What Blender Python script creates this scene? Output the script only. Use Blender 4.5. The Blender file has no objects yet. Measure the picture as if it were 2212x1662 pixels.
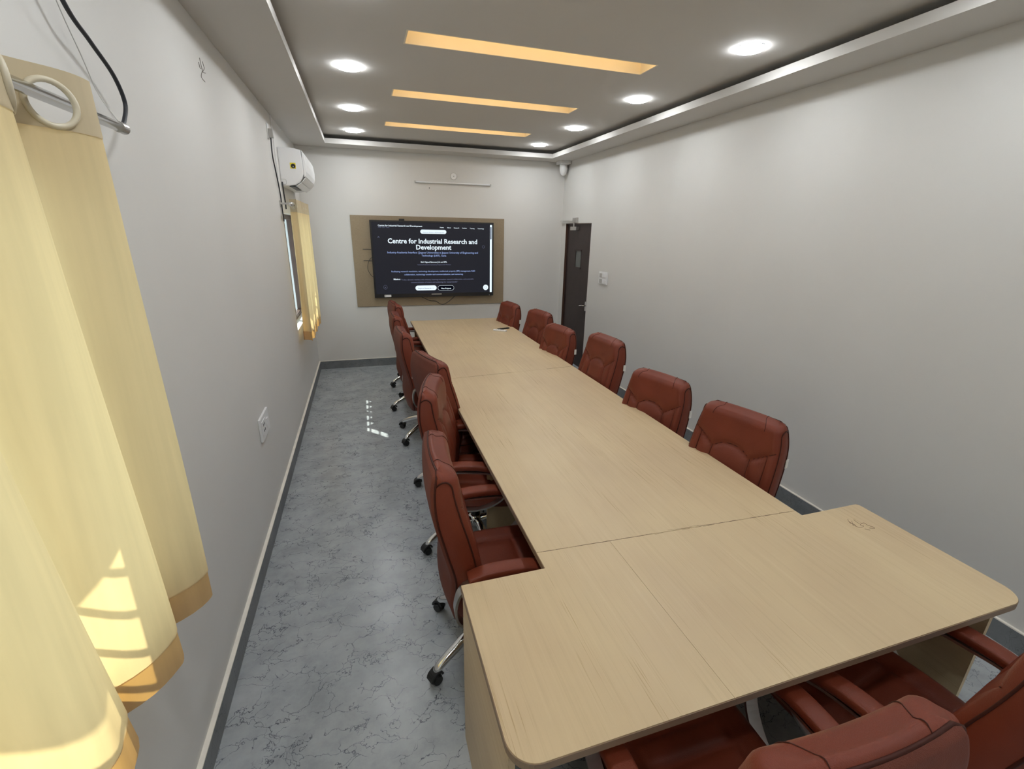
import bpy, bmesh, math, random
from mathutils import Vector, Matrix
random.seed(7)
SC = bpy.context.scene
COL = SC.collection
PI = math.pi

# ------------------------------------------------------------------ camera
CAM = Vector((.6974, 0, 1.9407)); FPX = 997.26
def cam_axes(p, y, r):
    cy, sy, cp, sp = math.cos(y), math.sin(y), math.cos(p), math.sin(p)
    F = Vector((sy*cp, cy*cp, sp)); rt = Vector((cy, -sy, 0)); up = rt.cross(F)
    c, s = math.cos(r), math.sin(r)
    return c*rt + s*up, -s*rt + c*up, F
CR, CU, CF = cam_axes(-.3227, .3092, .0196)
cd = bpy.data.cameras.new('camera'); co = bpy.data.objects.new('camera', cd); COL.objects.link(co)
cd.sensor_fit = 'HORIZONTAL'; cd.sensor_width = 36; cd.lens = FPX*36/2212; cd.clip_start = .02
M = Matrix((CR, CU, -CF)).transposed().to_4x4(); M.translation = CAM; co.matrix_world = M
SC.camera = co
def at(px, py, axis, val):                       # measuring aid: where a sight line meets a real plane of the room
    d = CF + CR*((px-1106)/FPX) - CU*((py-831)/FPX)
    return CAM + d*((val-CAM[axis])/d[axis])

# ------------------------------------------------------------------ light
SC.view_settings.view_transform = 'Standard'; SC.view_settings.look = 'None'
SC.view_settings.gamma = 1; SC.view_settings.use_curve_mapping = False
SC.view_settings.exposure = 0.0
w = bpy.data.worlds.new('world'); SC.world = w; w.use_nodes = True
bg = w.node_tree.nodes['Background']; bg.inputs[0].default_value = (.78, .89, 1, 1); bg.inputs[1].default_value = 4.3
sd = bpy.data.lights.new('sun', 'SUN'); sd.energy = 13; sd.angle = .009; sd.color = (1, .93, .82)
so = bpy.data.objects.new('sun', sd); COL.objects.link(so)
so.rotation_euler = Vector((1, -1.15, -1.5)).to_track_quat('-Z', 'Y').to_euler()
LAMP = 92.0; COVE = 2.5

# ------------------------------------------------------------------ room measures
W, L, H = 3.6428, 6.8668, 2.8892
YB = -1.3; TH = .23; HC = H + .10

# ------------------------------------------------------------------ materials
def nodes(name):
    m = bpy.data.materials.new(name); m.use_nodes = True
    return m, m.node_tree, m.node_tree.nodes['Principled BSDF']
def N(nt, t, **k):
    n = nt.nodes.new(t)
    for a, b in k.items():
        if a.startswith('i_'):
            n.inputs[a[2:].replace('_', ' ')].default_value = b
        else: setattr(n, a, b)
    return n
def coords(nt, scale=(1, 1, 1), rot=(0, 0, 0)):
    tc = N(nt, 'ShaderNodeTexCoord'); mp = N(nt, 'ShaderNodeMapping')
    mp.inputs['Scale'].default_value = scale; mp.inputs['Rotation'].default_value = rot
    nt.links.new(tc.outputs['Object'], mp.inputs[0]); return mp
def ramp(nt, src, stops):
    r = N(nt, 'ShaderNodeValToRGB'); e = r.color_ramp.elements
    while len(e) > 1: e.remove(e[0])
    e[0].position = stops[0][0]; e[0].color = (*stops[0][1], 1)
    for p, c in stops[1:]:
        x = e.new(p); x.color = (*c, 1)
    nt.links.new(src, r.inputs[0]); return r
def bump(nt, b, src, strength, dist=.002):
    n = N(nt, 'ShaderNodeBump'); n.inputs['Strength'].default_value = strength; n.inputs['Distance'].default_value = dist
    nt.links.new(src, n.inputs['Height']); nt.links.new(n.outputs[0], b.inputs['Normal'])
def mix(nt, fac, a, b, mode='MIX'):
    m = N(nt, 'ShaderNodeMix', data_type='RGBA', blend_type=mode)
    for i, v in ((0, fac), (6, a), (7, b)):
        if hasattr(v, 'links'): nt.links.new(v, m.inputs[i])
        else: m.inputs[i].default_value = v if i == 0 else (*v, 1)
    return m.outputs[2]
def paint(name, col, rough=.7, metal=0, noise=0.04, nscale=6, bmp=.0, spec=.5, coat=0):
    m, nt, b = nodes(name)
    mp = coords(nt); nz = N(nt, 'ShaderNodeTexNoise', i_Scale=nscale, i_Detail=4.0)
    nt.links.new(mp.outputs[0], nz.inputs[0])
    lo = tuple(max(0, c*(1-noise)) for c in col); hi = tuple(min(1, c*(1+noise)) for c in col)
    r = ramp(nt, nz.outputs[0], [(.3, lo), (.7, hi)]); nt.links.new(r.outputs[0], b.inputs['Base Color'])
    b.inputs['Roughness'].default_value = rough; b.inputs['Metallic'].default_value = metal
    b.inputs['Specular IOR Level'].default_value = spec; b.inputs['Coat Weight'].default_value = coat
    if bmp:
        n2 = N(nt, 'ShaderNodeTexNoise', i_Scale=nscale*25, i_Detail=3.0); nt.links.new(mp.outputs[0], n2.inputs[0])
        bump(nt, b, n2.outputs[0], bmp)
    return m
def emit(name, col, s):
    m, nt, b = nodes(name); b.inputs['Base Color'].default_value = (0, 0, 0, 1); b.inputs['Specular IOR Level'].default_value = 0
    b.inputs['Emission Color'].default_value = (*col, 1); b.inputs['Emission Strength'].default_value = s
    return m
M_wall = paint('wall_paint', (.66, .65, .625), .8, noise=.02, nscale=1.2, bmp=.15)
M_ceil = paint('ceiling_paint', (.60, .58, .55), .85, noise=.015, nscale=1, bmp=.1)
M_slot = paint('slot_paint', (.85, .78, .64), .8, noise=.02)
M_strip = paint('white_strip', (.80, .76, .68), .6, noise=.06, nscale=14)
M_white = paint('white_plastic', (.80, .80, .80), .3, noise=.01)
M_whiteg = paint('grey_plastic', (.45, .44, .42), .4, noise=.02)
M_black = paint('black_plastic', (.012, .012, .013), .35, noise=.05)
M_rubber = paint('black_rubber', (.012, .012, .012), .5)
M_chrome = paint('chrome', (.80, .80, .80), .10, metal=1, noise=.01)
M_alu = paint('brushed_aluminium', (.55, .54, .52), .32, metal=1, noise=.04, nscale=30)
M_door = paint('door_laminate', (.030, .017, .016), .45, noise=.15, nscale=9)
M_frame = paint('window_frame_brown', (.07, .035, .022), .45)
M_cable = paint('dark_cable', (.018, .02, .026), .5)
M_yellow = paint('yellow_sticker', (.72, .58, .02), .5)
M_piping = paint('piping_leather', (.050, .012, .007), .5, spec=.2)
M_tag = paint('tag_paper', (.78, .76, .70), .6)

def leather(name, col, rough, bs):
    m, nt, b = nodes(name); mp = coords(nt)
    a = N(nt, 'ShaderNodeTexNoise', i_Scale=5.0, i_Detail=4.0); nt.links.new(mp.outputs[0], a.inputs[0])
    r = ramp(nt, a.outputs[0], [(.3, tuple(c*.88 for c in col)), (.7, tuple(c*1.10 for c in col))])
    nt.links.new(r.outputs[0], b.inputs['Base Color'])
    v = N(nt, 'ShaderNodeTexVoronoi', i_Scale=420.0); nt.links.new(mp.outputs[0], v.inputs['Vector'])
    n2 = N(nt, 'ShaderNodeTexNoise', i_Scale=14.0, i_Detail=3.0); nt.links.new(mp.outputs[0], n2.inputs[0])
    ad = N(nt, 'ShaderNodeMath', operation='MULTIPLY_ADD'); nt.links.new(n2.outputs[0], ad.inputs[0]); ad.inputs[1].default_value = 3
    nt.links.new(v.outputs['Distance'], ad.inputs[2])
    bump(nt, b, ad.outputs[0], bs, .001); b.inputs['Roughness'].default_value = rough; b.inputs['Specular IOR Level'].default_value = .36
    return m
M_leather = leather('russet_leather', (.165, .031, .013), .45, .35)
M_leatherb = leather('russet_back_cloth', (.145, .036, .020), .65, .5)

# laminate with fine straight grain along Y
def wood(name, base, dark, light):
    m, nt, b = nodes(name)
    mp = coords(nt, (26, .55, 26)); n = N(nt, 'ShaderNodeTexNoise', i_Scale=3.0, i_Detail=7.0, i_Roughness=.62)
    nt.links.new(mp.outputs[0], n.inputs[0])
    r = ramp(nt, n.outputs[0], [(.30, dark), (.48, base), (.56, base), (.74, light)])
    mp2 = coords(nt, (1.2, .8, 1)); n2 = N(nt, 'ShaderNodeTexNoise', i_Scale=2.2, i_Detail=3.0); nt.links.new(mp2.outputs[0], n2.inputs[0])
    r2 = ramp(nt, n2.outputs[0], [(.3, (.90, .87, .86)), (.7, (1.05, 1.06, 1.02))])
    c = mix(nt, .8, r.outputs[0], r2.outputs[0], 'MULTIPLY')
    mp3 = coords(nt, (110, 1.5, 110)); n3 = N(nt, 'ShaderNodeTexNoise', i_Scale=2.6, i_Detail=3.0, i_Roughness=.5); nt.links.new(mp3.outputs[0], n3.inputs[0])
    r3 = ramp(nt, n3.outputs[0], [(.30, (.72, .66, .55)), (.40, (1, 1, 1))])
    mp4 = coords(nt, (7, .9, 7)); n4 = N(nt, 'ShaderNodeTexNoise', i_Scale=1.6, i_Detail=2.0); nt.links.new(mp4.outputs[0], n4.inputs[0])
    r4 = ramp(nt, n4.outputs[0], [(.46, (0, 0, 0)), (.62, (1, 1, 1))])
    c2 = mix(nt, r4.outputs[0], c, mix(nt, 1.0, c, r3.outputs[0], 'MULTIPLY'))
    nt.links.new(c2, b.inputs['Base Color'])
    b.inputs['Roughness'].default_value = .38
    rr = ramp(nt, n.outputs[0], [(.3, (.46,)*3), (.7, (.36,)*3)]); nt.links.new(rr.outputs[0], b.inputs['Roughness'])
    bump(nt, b, n3.outputs[0], .12, .001)
    return m
M_wood = wood('beige_laminate', (.615, .475, .295), (.575, .44, .27), (.645, .51, .325))
M_edge = paint('laminate_edge', (.26, .18, .12), .5, noise=.08)
M_edged = paint('dark_board_edge', (.10, .065, .05), .6, noise=.2, nscale=40)
M_board = wood('board_laminate', (.30, .235, .155), (.27, .205, .13), (.33, .26, .175))

# marble-like vinyl floor with dark crack veins
def stone(name, lo, mid, hi, vein, vs=1.0, rough=.3):
    m, nt, b = nodes(name); mp = coords(nt)
    n = N(nt, 'ShaderNodeTexNoise', i_Scale=4.5, i_Detail=9.0, i_Roughness=.68); nt.links.new(mp.outputs[0], n.inputs[0])
    r = ramp(nt, n.outputs[0], [(.32, lo), (.5, mid), (.68, hi)])
    d = N(nt, 'ShaderNodeTexNoise', i_Scale=6.0, i_Detail=5.0, i_Roughness=.55); nt.links.new(mp.outputs[0], d.inputs[0])
    def veins(scale, width, warp, sc, mscale, m0, m1):
        mp2 = coords(nt, sc, (0, 0, .6))
        va = N(nt, 'ShaderNodeVectorMath', operation='SUBTRACT'); nt.links.new(d.outputs['Color'], va.inputs[0]); va.inputs[1].default_value = (.5, .5, .5)
        vb = N(nt, 'ShaderNodeVectorMath', operation='SCALE'); nt.links.new(va.outputs[0], vb.inputs[0]); vb.inputs['Scale'].default_value = warp
        vc = N(nt, 'ShaderNodeVectorMath', operation='ADD'); nt.links.new(mp2.outputs[0], vc.inputs[0]); nt.links.new(vb.outputs[0], vc.inputs[1])
        v = N(nt, 'ShaderNodeTexVoronoi', feature='DISTANCE_TO_EDGE', i_Scale=scale); nt.links.new(vc.outputs[0], v.inputs['Vector'])
        k = ramp(nt, v.outputs['Distance'], [(0, (1, 1, 1)), (width, (0, 0, 0))])
        q = N(nt, 'ShaderNodeTexNoise', i_Scale=mscale, i_Detail=3.0); nt.links.new(mp2.outputs[0], q.inputs[0])
        kk = ramp(nt, q.outputs[0], [(m0, (0, 0, 0)), (m1, (1, 1, 1))])
        return mix(nt, 1.0, k.outputs[0], kk.outputs[0], 'MULTIPLY')
    v1 = veins(3.0*vs, .0085, .42, (1, 1.7, 1), 4, .44, .50)
    v2 = veins(7.5*vs, .018, .36, (1, 1.6, 1), 7, .44, .52)
    c = mix(nt, v2, r.outputs[0], tuple(x*1.4 for x in vein)); c = mix(nt, v1, c, vein)
    nt.links.new(c, b.inputs['Base Color']); b.inputs['Roughness'].default_value = rough
    b.inputs['Specular IOR Level'].default_value = .45
    return m
M_floor = stone('grey_marble_vinyl', (.27, .29, .31), (.355, .378, .395), (.42, .442, .46), (.06, .065, .085), 1, .26)
M_base = stone('grey_skirting_stone', (.14, .15, .16), (.18, .19, .20), (.215, .225, .235), (.06, .065, .07), 1.5, .45)

# curtain fabric: diffuse + translucent
def fabric(name, col, tcol, t, streak=.06):
    m, nt, b = nodes(name); out = nt.nodes['Material Output']; nt.nodes.remove(b)
    mp = coords(nt, (9, 9, .5)); n = N(nt, 'ShaderNodeTexNoise', i_Scale=3.0, i_Detail=4.0); nt.links.new(mp.outputs[0], n.inputs[0])
    df = N(nt, 'ShaderNodeBsdfDiffuse'); tr = N(nt, 'ShaderNodeBsdfTranslucent'); ms = N(nt, 'ShaderNodeMixShader')
    for s, c in ((df, col), (tr, tcol)):
        r = ramp(nt, n.outputs[0], [(.3, tuple(x*(1-streak) for x in c)), (.7, tuple(min(1, x*(1+streak)) for x in c))])
        nt.links.new(r.outputs[0], s.inputs['Color'])
    ms.inputs[0].default_value = t
    nt.links.new(df.outputs[0], ms.inputs[1]); nt.links.new(tr.outputs[0], ms.inputs[2]); nt.links.new(ms.outputs[0], out.inputs[0])
    return m
M_curt = fabric('cream_curtain_cloth', (.68, .56, .35), (.84, .61, .29), .40)
M_hem = fabric('doubled_hem_cloth', (.58, .42, .24), (.70, .38, .10), .30)
M_head = fabric('doubled_header_cloth', (.58, .49, .34), (.50, .40, .24), .16)
M_ring = paint('cream_ring', (.62, .56, .42), .4)
def glassmat(name, col=(.9, .95, .95), rough=.02):
    m, nt, b = nodes(name); out = nt.nodes['Material Output']; nt.nodes.remove(b)
    t = N(nt, 'ShaderNodeBsdfTransparent'); t.inputs[0].default_value = (*col, 1); gl = N(nt, 'ShaderNodeBsdfGlossy'); gl.inputs['Roughness'].default_value = rough
    ms = N(nt, 'ShaderNodeMixShader'); ms.inputs[0].default_value = .05
    nt.links.new(t.outputs[0], ms.inputs[1]); nt.links.new(gl.outputs[0], ms.inputs[2]); nt.links.new(ms.outputs[0], out.inputs[0])
    return m
M_glass = glassmat('window_glass')
M_vision = paint('vision_glass', (.10, .11, .105), .15, noise=.1)
M_lamp = emit('lamp_diffuser', (.93, .97, 1), LAMP)
M_led = emit('warm_led_strip', (1, .68, .32), COVE*6)
M_screen = emit('screen_dark', (.030, .032, .048), .42)
M_screen.node_tree.nodes['Principled BSDF'].inputs['Specular IOR Level'].default_value = .25
M_tw = emit('screen_white', (.80, .92, 1), 1.1); M_tb = emit('screen_blue_text', (.42, .56, 1), .75)
M_tg = emit('screen_grey_text', (.30, .33, .52), .55); M_td = emit('screen_ink', (.25, .30, .40), .5)
M_tk = emit('screen_button_black', (.004, .005, .012), .5)

# ------------------------------------------------------------------ mesh helpers
def link(name, bm, mat, parent=None, smooth=False):
    me = bpy.data.meshes.new(name)
    if smooth:
        for f in bm.faces: f.smooth = True
    bm.to_mesh(me); bm.free(); me.materials.append(mat)
    o = bpy.data.objects.new(name, me); COL.objects.link(o)
    if parent: o.parent = parent
    return o
def box(bm, x0, x1, y0, y1, z0, z1, bev=0):
    vs = [bm.verts.new((x, y, z)) for x in (x0, x1) for y in (y0, y1) for z in (z0, z1)]
    fs = []
    for q in ((0, 1, 3, 2), (4, 6, 7, 5), (0, 4, 5, 1), (2, 3, 7, 6), (0, 2, 6, 4), (1, 5, 7, 3)):
        fs.append(bm.faces.new([vs[i] for i in q]))
    if bev:
        es = list({e for f in fs for e in f.edges})
        bmesh.ops.bevel(bm, geom=es, offset=bev, segments=2, affect='EDGES', profile=.6)
    return vs
def bx(name, mat, x0, x1, y0, y1, z0, z1, parent=None, bev=0):
    bm = bmesh.new(); box(bm, x0, x1, y0, y1, z0, z1, bev); return link(name, bm, mat, parent)
def catmull(P, n):
    P = [Vector(p) for p in P]; out = []
    for i in range(len(P)-1):
        a, b, c, d = P[max(i-1, 0)], P[i], P[i+1], P[min(i+2, len(P)-1)]
        for k in range(n):
            t = k/n
            out.append(.5*((2*b)+(c-a)*t+(2*a-5*b+4*c-d)*t*t+(3*b-a-3*c+d)*t**3))
    out.append(P[-1]); return out
def tube(bm, pts, r, seg=10, closed=False, section=None, upv=None):
    pts = [Vector(p) for p in pts]; n = len(pts); rings = []
    rs = r if isinstance(r, (list, tuple)) else [r]*n
    prev = None
    for i, p in enumerate(pts):
        if closed: t = (pts[(i+1) % n]-pts[i-1])
        else: t = pts[min(i+1, n-1)]-pts[max(i-1, 0)]
        t.normalize()
        if upv is not None: u = Vector(upv)-t*Vector(upv).dot(t)
        elif prev is None: u = t.orthogonal()
        else: u = prev-t*prev.dot(t)
        u.normalize(); prev = u; v = t.cross(u)
        if section: rings.append([bm.verts.new(p+u*a+v*b) for a, b in section])
        else: rings.append([bm.verts.new(p+(u*math.cos(2*PI*k/seg)+v*math.sin(2*PI*k/seg))*rs[i]) for k in range(seg)])
    m = len(rings[0])
    for i in range(n if closed else n-1):
        A, B = rings[i], rings[(i+1) % n]
        for k in range(m): bm.faces.new((A[k], A[(k+1) % m], B[(k+1) % m], B[k]))
    if not closed:
        bm.faces.new(rings[0][::-1]); bm.faces.new(rings[-1])
def cyl(bm, c, axis, r0, r1, h, seg=24, bev=0):
    c = Vector(c); a = Vector(axis).normalized(); u = a.orthogonal().normalized(); v = a.cross(u)
    A = [bm.verts.new(c+(u*math.cos(2*PI*k/seg)+v*math.sin(2*PI*k/seg))*r0) for k in range(seg)]
    B = [bm.verts.new(c+a*h+(u*math.cos(2*PI*k/seg)+v*math.sin(2*PI*k/seg))*r1) for k in range(seg)]
    for k in range(seg): bm.faces.new((A[k], A[(k+1) % seg], B[(k+1) % seg], B[k]))
    bm.faces.new(A[::-1]); bm.faces.new(B)
def lathe(bm, c, prof, seg=32, closed_top=True):
    c = Vector(c); rings = []
    for r, z in prof: rings.append([bm.verts.new(c+Vector((r*math.cos(2*PI*k/seg), r*math.sin(2*PI*k/seg), z))) for k in range(seg)])
    for A, B in zip(rings, rings[1:]):
        for k in range(seg): bm.faces.new((A[k], A[(k+1) % seg], B[(k+1) % seg], B[k]))
    bm.faces.new(rings[0][::-1]); bm.faces.new(rings[-1])
def prism(bm, poly, z0, z1, bev=0):
    A = [bm.verts.new((x, y, z0)) for x, y in poly]; B = [bm.verts.new((x, y, z1)) for x, y in poly]
    n = len(poly); fs = [bm.faces.new(A[::-1]), bm.faces.new(B)]
    for k in range(n): fs.append(bm.faces.new((A[k], A[(k+1) % n], B[(k+1) % n], B[k])))
    bmesh.ops.recalc_face_normals(bm, faces=fs)
    return fs
def empty(name, loc=(0, 0, 0), rz=0):
    o = bpy.data.objects.new(name, None); COL.objects.link(o); o.location = loc; o.rotation_euler = (0, 0, rz)
    o.empty_display_size = .1; return o
def tag(o, label, cat, group=None):
    o['label'] = label; o['category'] = cat
    if group: o['group'] = group
    return o
def struct(o): o['kind'] = 'structure'; return o
def local(o, parent):                             # parent a mesh built in room coordinates to a thing with a base elsewhere
    o.parent = parent; o.location = -parent.location; return o

# ------------------------------------------------------------------ setting
struct(bx('floor', M_floor, -.25, W+.2, YB-.1, L+.2, -.1, 0))
# left wall with two window openings
WIN = [(-.25, 1.50), (5.19, 6.42)]; WZ0, WZ1 = .90, 2.06
bm = bmesh.new(); ys = YB
for a, b in WIN:
    box(bm, -TH, 0, ys, a, 0, H+.25); box(bm, -TH, 0, a, b, 0, WZ0); box(bm, -TH, 0, a, b, WZ1, H+.25); ys = b
box(bm, -TH, 0, ys, L, 0, H+.25)
wl = struct(link('wall_left', bm, M_wall))
wb = struct(bx('wall_back', M_wall, -TH, W+.2, L, L+.2, 0, H+.25))
struct(bx('wall_front', M_wall, -TH, W+.2, YB-.2, YB, 0, H+.25))
DY0, DY1, DZ = 5.8806, 6.7211, 2.05
bm = bmesh.new()
box(bm, W, W+.2, YB, DY0, 0, H+.25); box(bm, W, W+.2, DY1, L, 0, H+.25); box(bm, W, W+.2, DY0, DY1, DZ, H+.25)
wr = struct(link('wall_right', bm, M_wall))
# dropped ceiling border, lip, cove and raised inner ceiling
FX0, FX1, FY1, FY0 = .380, 3.308, 6.54, -.95
bm = bmesh.new()
def frame_box(bm, ax0, ax1, ay0, ay1, bx0, bx1, by0, by1, z0, z1):
    box(bm, ax0, bx0, ay0, ay1, z0, z1); box(bm, bx1, ax1, ay0, ay1, z0, z1)
    box(bm, bx0, bx1, ay0, by0, z0, z1); box(bm, bx0, bx1, by1, ay1, z0, z1)
frame_box(bm, 0, W, YB, L, FX0-.014, FX1+.014, FY0-.014, FY1+.014, H, H+.012)
frame_box(bm, FX0-.014, FX1+.014, FY0-.014, FY1+.014, FX0, FX1, FY0, FY1, H, H+.055)
cl = struct(link('ceiling', bm, M_ceil))
SLX0, SLX1 = 1.043, 2.650
SLOT = [(1.90, 2.10), (3.115, 3.315), (4.335, 4.535), (5.585, 5.790)]
bm = bmesh.new(); y = YB
for a, b in SLOT:
    box(bm, 0, W, y, a-.01, HC, HC+.02); box(bm, 0, SLX0-.01, a-.01, b+.01, HC, HC+.02); box(bm, SLX1+.01, W, a-.01, b+.01, HC, HC+.02); y = b+.01
box(bm, 0, W, y, L, HC, HC+.02)
box(bm, -.2, W+.2, YB-.2, L+.2, HC+.16, HC+.2)
ip = link('ceiling', bm, M_ceil); struct(ip); ip.name = 'ceiling'
for k, (a, b) in enumerate(SLOT):
    t = empty('cove_light', (1.85, (a+b)/2, HC))
    tag(t, ['glowing slot light in the ceiling nearest the camera, above the frame edge',
            'longest of the amber slot lights in the ceiling, nearest the camera',
            'middle of the three amber ceiling slot lights',
            'amber ceiling slot light nearest the screen wall'][k], 'ceiling light', 'amber slot lights in the ceiling')
    bm = bmesh.new(); g = .003
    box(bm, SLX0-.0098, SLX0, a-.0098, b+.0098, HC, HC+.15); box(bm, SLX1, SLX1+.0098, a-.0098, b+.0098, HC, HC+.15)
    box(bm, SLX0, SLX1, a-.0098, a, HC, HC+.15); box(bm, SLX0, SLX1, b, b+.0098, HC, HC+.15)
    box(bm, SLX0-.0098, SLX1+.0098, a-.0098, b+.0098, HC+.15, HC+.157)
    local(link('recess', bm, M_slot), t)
    local(bx('led_strip', M_led, SLX0+.02, SLX1-.02, a+.001, a+.008, HC+.022, HC+.034), t)
# skirting with white painted top edge
ZB, BD = .119, .016
def skirt(name, x0, x1, y0, y1, dx, dy):
    b = struct(bx(name, M_base, x0, x1, y0, y1, 0, ZB-.006))
    o = bx('painted_top_edge', M_strip, x0, x1+(.0 if dx <= 0 else .003), y0, y1, ZB-.006, ZB, b)
    return b
skirt('baseboard_left', 0, BD, YB, L, 1, 0)
skirt('baseboard_back', BD, W-BD, L-BD, L, 0, -1)
skirt('baseboard_right', W-BD, W, YB, DY0-.012, -1, 0)

# windows
for k, (a, b) in enumerate(WIN):
    r = empty('window_%d' % (k+1), (0, (a+b)/2, WZ0)); struct(r)
    bm = bmesh.new(); X0, X1 = -.13, -.08
    box(bm, X0, X1, a, a+.05, WZ0, WZ1); box(bm, X0, X1, b-.05, b, WZ0, WZ1)
    box(bm, X0, X1, a+.05, b-.05, WZ0, WZ0+.05); box(bm, X0, X1, a+.05, b-.05, WZ1-.05, WZ1)
    local(link('window_frame', bm, M_frame), r)
    mid = (a+b)/2
    local(bx('mullion', M_frame, X0, X1, mid-.025, mid+.025, WZ0+.05, WZ1-.05), r)
    for s0, s1 in ((a+.05, mid-.025), (mid+.025, b-.05)):
        local(bx('pane', M_glass, -.108, -.104, s0, s1, WZ0+.05, WZ1-.05), r)
    nb = 8
    for i in range(nb):
        z = WZ0+.09+i*(WZ1-WZ0-.12)/nb
        bm = bmesh.new(); tube(bm, [(-.19, a+.01, z), (-.19, b-.01, z)], .008, 8); local(link('grille_bar', bm, M_frame), r)
    local(bx('sill', M_white, -.079, .006, a+.002, b-.002, WZ0, WZ0+.012), r)
    local(bx('sunshade_slab', M_wall, -TH-.41, -TH, a-.2, b+.3, WZ1+.10, WZ1+.17), r)

# door in right wall
d = empty('door_1', (W, DY0, 0)); struct(d)
local(bx('door_leaf', M_door, W+.03, W+.065, DY0+.012, DY1-.006, .008, DZ-.012), d)
bm = bmesh.new(); box(bm, W+.002, W+.09, DY0, DY0+.011, 0, DZ); box(bm, W+.002, W+.09, DY1-.005, DY1, 0, DZ); box(bm, W+.002, W+.09, DY0+.011, DY1-.005, DZ-.011, DZ)
local(link('door_frame', bm, M_frame), d)
g = at(1248, 560, 0, W+.03)
local(bx('vision_pane', M_vision, W+.0265, W+.0295, g.y-.10, g.y+.06, 1.45, 1.67), d)
bm = bmesh.new(); box(bm, W+.020, W+.0295, g.y+.061, g.y+.105, 1.44, 1.68); box(bm, W+.020, W+.0295, g.y-.112, g.y+.105, 1.671, 1.69); box(bm, W+.020, W+.0295, g.y-.112, g.y+.105, 1.43, 1.449)
local(link('vision_frame', bm, M_door), d)
bm = bmesh.new(); tube(bm, catmull([(W+.03, 5.95, .94), (W-.01, 5.95, .945), (W-.018, 5.98, .945), (W-.018, 6.06, .93)], 5), .009, 8); box(bm, W+.024, W+.0305, 5.93, 5.97, .87, 1.0)
local(link('door_handle', bm, M_chrome, smooth=False), d)
bm = bmesh.new(); tube(bm, [(W+.02, 5.915, 1.03), (W+.02, 5.915, 1.17)], .006, 8); box(bm, W+.024, W+.030, 5.905, 5.925, 1.02, 1.19)
local(link('bolt', bm, M_alu), d)
c = empty('door_closer', (W, 6.40, 2.0)); tag(c, 'metal door closer with folding arm at the top of the dark door', 'door closer')
local(bx('closer_body', M_alu, W-.030, W+.0295, 6.31, 6.50, 1.955, 2.005, bev=.006), c)
local(bx('bracket', M_alu, W-.030, W-.001, 6.30, 6.44, 2.06, 2.125, bev=.003), c)
bm = bmesh.new(); tube(bm, [(W-.02, 6.40, 2.0), (W-.02, 6.40, 2.055)], .010, 8)
tube(bm, [(W-.02, 6.36, 2.078), (W-.035, 6.83, 2.085)], .010, 6, section=[(.004, .013), (-.004, .013), (-.004, -.013), (.004, -.013)], upv=(0, 0, 1))
local(link('closer_arm', bm, M_alu), c)

# ------------------------------------------------------------------ downlights
LY = [-.80, .22, 1.43, 2.66, 3.875, 5.10, 6.20]  # rearmost row is an unseen addition that brightens the near walls
for side, X in (('left', .713), ('right', 2.984)):
    for i, y in enumerate(LY):
        t = empty('downlight', (X, y, HC))
        where = {0: 'added unseen behind the camera to brighten the near walls', 1: 'above the camera', 2: 'behind the nearest one in view', 3: 'nearest the camera', 4: 'second from the camera', 5: 'third from the camera', 6: 'nearest the screen wall'}[i]
        tag(t, 'round white ceiling downlight in the %s row, %s' % (side, where), 'ceiling light', 'round downlights')
        bm = bmesh.new(); lathe(bm, (0, 0, 0), [(.070, -.0005), (.086, -.0005), (.086, -.003), (.084, -.004)], 32); link('trim_ring', bm, M_white, t)
        bm = bmesh.new(); lathe(bm, (0, 0, 0), [(.083, -.0042), (.083, -.010), (.076, -.0135), (.03, -.015)], 32); link('diffuser', bm, M_lamp, t, True)

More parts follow.
